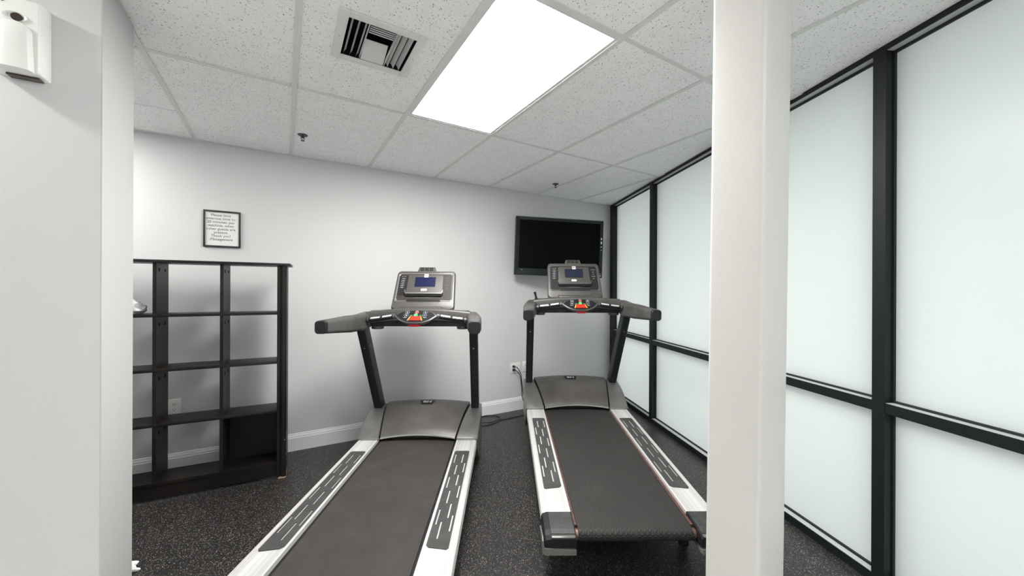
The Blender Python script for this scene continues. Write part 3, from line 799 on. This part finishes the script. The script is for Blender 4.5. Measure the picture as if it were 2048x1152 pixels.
        for h in (.80,):
            c = p0+(p1-p0)*h; MB().cyl(c+sy*f*.045, sy*f, .005, .004, M['steel'], 10).build('bolt', ms); MB().cyl(c-sx*s*.029, -sx*s, .005, .004, M['steel'], 10).build('bolt', ms)
        # elbow housing where mast meets the crossbar
        def sec(x, y, z, a, b, r, tilt=0.):
            ct, st = math.cos(tilt), math.sin(tilt)
            return [Vector((X(x+px_), y-pz*st, z+pz*ct)) for px_, pz in rrect(a, b, r, 5)]
        mb = MB(); mb.loft([sec(.375, .10, 1.135, .038, .030, .02), sec(.385, .06, 1.125, .048, .050, .025), sec(.402, .0, 1.106, .051, .060, .028), sec(.412, -.05, 1.102, .049, .059, .028), sec(.418, -.085, 1.102, .0455, .055, .026)], M['gun']); mb.build('elbow_housing', t, True)
        mb = MB(); mb.loft([sec(.418, -.083, 1.102, .042, .052, .024), sec(.419, -.088, 1.102, .0475, .057, .026), sec(.427, -.20, 1.105, .0475, .056, .026), sec(.440, -.36, 1.110, .042, .047, .023), sec(.452, -.500, 1.115, .036, .040, .022), sec(.453, -.508, 1.115, .034, .038, .021)], M['black_soft']); ar = mb.build('armrest', t, True)
        mb = MB(); mb.loft([sec(.453, -.505, 1.115, .0355, .0395, .022), sec(.4535, -.522, 1.1145, .035, .039, .021), sec(.454, -.526, 1.114, .031, .035, .019)], M['black']); mb.build('end_plug', ar, True)
        # cup holder
        mb = MB(); n = 28; rg = []
        for r_, z in ((.040, 1.046), (.045, 1.050), (.048, 1.17), (.052, 1.178), (.050, 1.183), (.044, 1.180), (.042, 1.10), (.040, 1.075)):
            rg.append([Vector((X(.318)+r_*math.cos(2*PI*k/n), .075+r_*math.sin(2*PI*k/n), z)) for k in range(n)])
        mb.loft(rg, M['gun_dark']); mb.build('cup_holder', t, True)
        # pulse grip
        pts = spline([(X(.365), -.035, 1.119), (X(.29), -.045, 1.127), (X(.20), -.05, 1.140), (X(.135), -.05, 1.152)], 6)
        mb = MB(); mb.tube(pts, .0160, M['black'], 16); gp = mb.build('pulse_grip', t, True)
        MB().tube(pts[1:3], .0185, M['gun'], 16).build('grip_collar', gp, True); MB().tube(pts[-4:-1], .0195, M['gun_dark'], 16).build('grip_collar', gp, True)
        for a, b in ((3, 9), (9, 15)):
            q = [Vector(p_) for p_ in pts[a:b]]; rg = []
            if a == 9: q[0] = q[0].lerp(q[1], .15)
            for p_ in q: rg.append([p_+Vector((0, -.0172*math.sin(w_), .0172*math.cos(w_))) for w_ in [-.35+1.5*k/8 for k in range(9)]]+[p_+Vector((0, -.014*math.sin(w_), .014*math.cos(w_))) for w_ in [-.35+1.5*k/8 for k in range(8, -1, -1)]])
            mb = MB(); mb.loft(rg, M['contact']); mb.build('contact_plate', gp, True)
    # crossbar
    rings = []
    for k in range(13):
        x = -.38+.76*k/12; e = 1-(x/.38)**2; zc = 1.133+.024*e
        rings.append([Vector((x, .04+py, zc+pz)) for py, pz in rrect(.046, .044, .014, 4)])
    mb = MB(); mb.loft(rings, M['gun']); mb.build('crossbar', t, True)
    mb = MB(); mb.box(-.35, .35, .005, .075, 1.070, 1.125, M['black'], bev=.004)
    mb.build('underside_cover', t, True)
    # centre control pod
    tl = math.radians(42); PT = Matrix.Translation((0, -.075, 1.152)) @ Matrix.Rotation(tl, 4, 'X')   # x lateral, y up the slope, z out
    outl = [(-.145, .004), (-.118, .034), (-.07, .052), (0, .056), (.07, .052), (.118, .034), (.145, .004), (.105, -.036), (.06, -.060), (0, -.066), (-.06, -.060), (-.105, -.036)]
    def ol(k, z, dy=0): return [PT @ Vector((x*k, y*k+dy, z)) for x, y in outl]
    mb = MB(); mb.loft([ol(.62, -.060, .02), ol(.95, -.034, .006), ol(1.06, -.012), ol(1.05, -.003), ol(1.0, .0)], M['gun']); pod = mb.build('control_pod', t, True)
    mb = MB(); mb.loft([ol(.955, -.001), ol(.95, .0015)], M['badge']); mb.build('pod_face', pod)
    def pp(mb, poly, z0, z1, m_): mb.prism(poly, z0, z1, m_, PT)
    mb = MB(); pp(mb, [(-.034, -.008), (.034, -.008), (.046, -.046), (-.046, -.046)], .001, .0065, M['red']); mb.build('stop_button', pod)
    mb = MB(); pp(mb, [(-.040, -.008), (-.0345, -.008), (-.0465, -.046), (-.053, -.046)], .001, .0045, M['yellow']); pp(mb, [(.0345, -.008), (.040, -.008), (.053, -.046), (.0465, -.046)], .001, .0045, M['yellow']); mb.build('yellow_edge', pod, kind='stuff')
    mb = MB(); mb.cyl(PT @ Vector((0, .005, .001)), PT.to_3x3() @ Vector((0, 0, 1)), .0145, .0045, M['green'], 22); mb.build('start_button', pod)
    def ringm(mb, c, r, w_, m_, a0=0, a1=2*PI):
        n = 20
        o_ = [PT @ Vector((c[0]+r*math.cos(a0+(a1-a0)*k/n), c[1]+r*math.sin(a0+(a1-a0)*k/n), .0020)) for k in range(n+1)]
        i_ = [PT @ Vector((c[0]+(r-w_)*math.cos(a0+(a1-a0)*k/n), c[1]+(r-w_)*math.sin(a0+(a1-a0)*k/n), .0020)) for k in range(n+1)]
        mb.raw(o_+i_, [(k, k+1, k+n+2, k+n+1) for k in range(n)], m_)
    mb = MB(); ringm(mb, (.003, .036), .0125, .003, M['pink']); ringm(mb, (.003, .036), .0075, .003, M['pink']); pp(mb, [(-.006, .050), (.012, .050), (.012, .0525), (-.006, .0525)], .0015, .002, M['print']); mb.build('safety_mark', pod)
    for cx, cy, sh in ((-.064, .034, 'u'), (-.068, .005, 'd'), (.064, .034, 'p'), (.062, .005, 'm')):
        mb = MB(); ringm(mb, (cx, cy), .0155, .0016, M['ring'])
        e = .0058
        if sh == 'u': pp(mb, [(cx-e, cy-e*.7), (cx+e, cy-e*.7), (cx, cy+e)], .0015, .0021, M['label'])
        if sh == 'd': pp(mb, [(cx-e, cy+e*.7), (cx+e, cy+e*.7), (cx, cy-e)], .0015, .0021, M['label'])
        if sh == 'p': pp(mb, [(cx-e, cy-.0012), (cx+e, cy-.0012), (cx+e, cy+.0012), (cx-e, cy+.0012)], .0015, .0020, M['label']); pp(mb, [(cx-.0012, cy-e), (cx+.0012, cy-e), (cx+.0012, cy+e), (cx-.0012, cy+e)], .0015, .0021, M['label'])
        if sh == 'm': pp(mb, [(cx-e, cy-.0012), (cx+e, cy-.0012), (cx+e, cy+.0012), (cx-e, cy+.0012)], .0015, .0021, M['label'])
        mb.build('arrow_button', pod)
    mb = MB()
    for cx, cy, w_ in ((-.074, -.017, .012), (.066, -.017, .012), (-.032, .004, .010), (.032, .004, .008)): pp(mb, [(cx-w_, cy-.002), (cx+w_, cy-.002), (cx+w_, cy+.002), (cx-w_, cy+.002)], .0015, .0020, M['print'] if abs(cx) > .04 else M['green'])
    mb.build('printed_caption', pod, kind='stuff')
    pf = [(-.044, -.002), (-.030, -.010), (.030, -.010), (.044, -.002), (.030, .004), (-.030, .004)]
    mb = MB(); mb.prism(pf, 0, .004, M['darkred'], PT @ Matrix.Translation((0, -.074, -.016)) @ Matrix.Rotation(math.radians(50), 4, 'X')); mb.build('safety_key', pod)
    # console: frame coordinates x lateral, y up the panel, z toward the runner
    ca = math.atan2(.165, .293); L0 = .352
    KT = Matrix.Translation((0, .135, 1.186)) @ Matrix.Rotation(-ca+PI/2, 4, 'X')
    # local y axis -> up-and-back
    def outline(wb_, wt_, y0, y1, r):
        base = rrect(1, 1, .14, 5); pts = []
        cy = (y0+y1)/2; hy = (y1-y0)/2
        for x, y in rrect(wt_, hy, r, 5):
            k = wb_/wt_+(1-wb_/wt_)*((y+hy)/(2*hy)); pts.append((x*k, y+cy))
        return pts
    def kr(pts, z): return [KT @ Vector((x, y, z)) for x, y in pts]
    mb = MB(); S = lambda d_: outline(.245-d_, .233-d_, -.004+d_, L0-d_, .03)
    mb.loft([kr(S(.05), -.055), kr(S(.012), -.045), kr(S(0), -.02), kr(S(.001), -.006), kr(S(.008), .004), kr(S(.016), .006)], M['gun']); con = mb.build('console', t, True)
    # raised silver bevel around the panel
    I = lambda d_: outline(.212-d_, .208-d_, .078+d_, .316-d_, .018)
    mb = MB(); mb.loft([kr(I(-.012), .0055), kr(I(-.008), .0085), kr(I(-.001), .0075), kr(I(.003), .003)], M['silver' if not rusty else 'gun'], cap=False); mb.build('panel_bevel', con, True)
    mb = MB(); mb.loft([kr(I(.0), .002), kr(I(.0), .0066)], M[panel_m]); mb.build('overlay_panel', con)
    if not rusty:
        q = outline(.060, .060, .12, .300, .01); q = [(x-.147, y) for x, y in q]
        mb = MB(); mb.loft([kr(q, .0066), kr(q, .0070)], M['panel']); mb.build('dark_overlay', con)
    bz = outline(.145, .138, .128, .305, .010)
    mb = MB(); mb.loft([kr(bz, .0066), kr([(x*.99, y) for x, y in bz], .0115), kr([(x*.97, .216+(y-.216)*.97) for x, y in bz], .0125)], M['bezel']); mb.build('screen_bezel', con, True)
    mb = MB(); q = rrect(.078, .042, .003, 2); mb.loft([kr([(x*1.05, y*1.07+.240) for x, y in q], .0125), kr([(x*1.05, y*1.07+.240) for x, y in q], .0130)], M['badge']); mb.loft([kr([(x, y+.240) for x, y in q], .0130), kr([(x, y+.240) for x, y in q], .0134)], M[screen_m]); mb.build('screen', con)
    # tablet ledge: rounded bar at foot of the bezel, black beneath
    lp = [(-.150, .160), (-.146, .160), (-.143, .144), (-.132, .137), (.132, .137), (.143, .144), (.146, .160), (.150, .160), (.149, .138), (.138, .124), (-.138, .124), (-.149, .138)]
    mb = MB(); mb.prism(lp, .008, .030, M['silver' if not rusty else 'gun'], KT); mb.build('tablet_ledge', con)
    mb = MB(); mb.prism([(-.148, .124), (.148, .124), (.138, .112), (-.138, .112)], .006, .020, M['black'], KT); mb.build('ledge_underside', con)
    mb = MB(); mb.prism([(-.118, .086), (.118, .086), (.132, .070), (-.132, .070)], .0068, .013, M['black'], KT)
    mb.prism([(-.132, .070), (.132, .070), (.125, .0665), (-.125, .0665)], .0055, .010, M['gun'], KT); mb.build('lower_slot', con)
    mb = MB(); mb.prism([(-.098, .1035), (-.055, .104), (-.05, .107), (.035, .107), (.045, .104), (.085, .1035), (.04, .100), (-.055, .100)], .0066, .0072, M['gun'], KT); mb.build('heart_graphic', con)
    lt = MB(); lt.prism([(x+.004, y+.297) for x, y in rrect(.0165, .015, .002, 2)], .0105, .0136, M['label'], KT); lt.build('logo_plate', con)
    text('logo_lettering', 'BH', .014, M['badge'], con, KT @ Matrix.Translation((.004, .297, .0138)) @ Matrix.Scale(1.3, 4, (1, 0, 0)), .0002, bold=.0006)
    lt = MB(); lt.prism([(x-.004, y+.168) for x, y in rrect(.0225, .0095, .002, 2)], .0120, .0138, M['label'], KT)
    lt.prism([(-.020, .166), (-.018, .166), (-.018, .171), (-.020, .171)], .0138, .0141, M['badge'], KT); lt.build('model_sticker', con)
    for k in range(7):
        y = .292-k*.0165; x = -.176-.001*k
        mb = MB()
        for (a, b) in (((-.017, -.004), (.002, .018)) if k == 0 else ((-.014, .016),)): mb.prism([(x+a, y-.0016), (x+b, y-.0016), (x+b, y+.0016), (x+a, y+.0016)], .0068, .0074, M['print'], KT)
        if k: mb.prism([(x-.006, y-.0048), (x+.010, y-.0048), (x+.010, y-.0022), (x-.006, y-.0022)], .0068, .0074, M['print'], KT)
        mb.build('program_key', con)
    for k, (dy, w_) in enumerate(((0, .019), (.024, .009), (.046, .006), (.068, .017), (.090, .008))):
        y = .280-dy; x = .176; mb = MB(); mb.prism([(x-w_, y-.002), (x+w_, y-.002), (x+w_, y+.002), (x-w_, y+.002)], .0068, .0074, M['gun' if False else 'bezel' if not rusty else 'print'], KT); mb.build('mode_key', con)
    # fan vent on top of console
    q = [(-.078, L0-.010), (.078, L0-.010), (.064, L0+.034), (-.064, L0+.034)]
    mb = MB(); mb.loft([kr(q, -.05), kr(q, -.004), kr([(x*.96, y-.001) for x, y in q], .003)], M['gun']); fan = mb.build('fan_vent', con)
    mb = MB()
    for c in range(3):
        for r_ in range(4):
            x0 = -.052+c*.036; y0 = L0-.002+r_*.0082
            mb.prism([(x0, y0), (x0+.031, y0), (x0+.031, y0+.0062), (x0, y0+.0062)], .0028, .0036, M['badge'], KT)
    mb.build('grille', con)
    # neck behind console
    mb = MB(); mb.box(-.16, .16, .06, .16, 1.13, 1.21, M['gun_dark'], bev=.012); mb.build('console_neck', t, True)
    return t

def TT(x, y, dirx, pitch=0., rise_pivot=-1.40, dz=0.):
    yaw = -math.atan(dirx)
    return Matrix.Translation((x, y, dz)) @ Matrix.Rotation(yaw, 4, 'Z') @ Matrix.Translation((0, rise_pivot, 0)) @ Matrix.Rotation(pitch, 4, 'X') @ Matrix.Translation((0, -rise_pivot, 0))
t1 = treadmill('left treadmill with dusty brownish belt and flat deck, bright blue screen', TT(-.686, 2.744, -.020), 'belt1', 'screen', 'panel_brown', False)
t2 = treadmill('right treadmill with dark grey belt and raised front, in front of television', TT(.561, 3.23, -.013, math.radians(3.2), -1.44), 'belt2', 'screen2', 'panel', True)
# black support blocks under the lifted front of the right treadmill
f = MB()
for s in (-1, 1): f.box(s*.25-.018, s*.25+.018, .33, .42, -.055, .03, M['black'])
f.build('incline_leg', t2)

# loose black clip and thin safety cord on right treadmill
Tc = t2.matrix_world
def tag(o, l, c): o['label'] = l; o['category'] = c; return o
cl = MB(); q = spline([(-.352, .045, 1.180), (-.360, .040, 1.215), (-.368, .035, 1.243)], 4); cl.tube(q, [.012]*2+[.009]*(len(q)-4)+[.012, .010], M['black'], 10); 
o = cl.build('safety_clip', None, True, T=Tc); tag(o, 'small black clip standing upright at left end of right treadmill handlebar', 'clip')
sc3 = MB(); q = spline([(-.17, -.04, 1.135), (-.165, -.045, 1.10), (-.15, -.05, 1.085), (-.125, -.05, 1.088), (-.11, -.04, 1.11)], 6); sc3.tube(q, .0012, M['cord'], 6)
o = sc3.build('hanging_wire', t2, True); pass
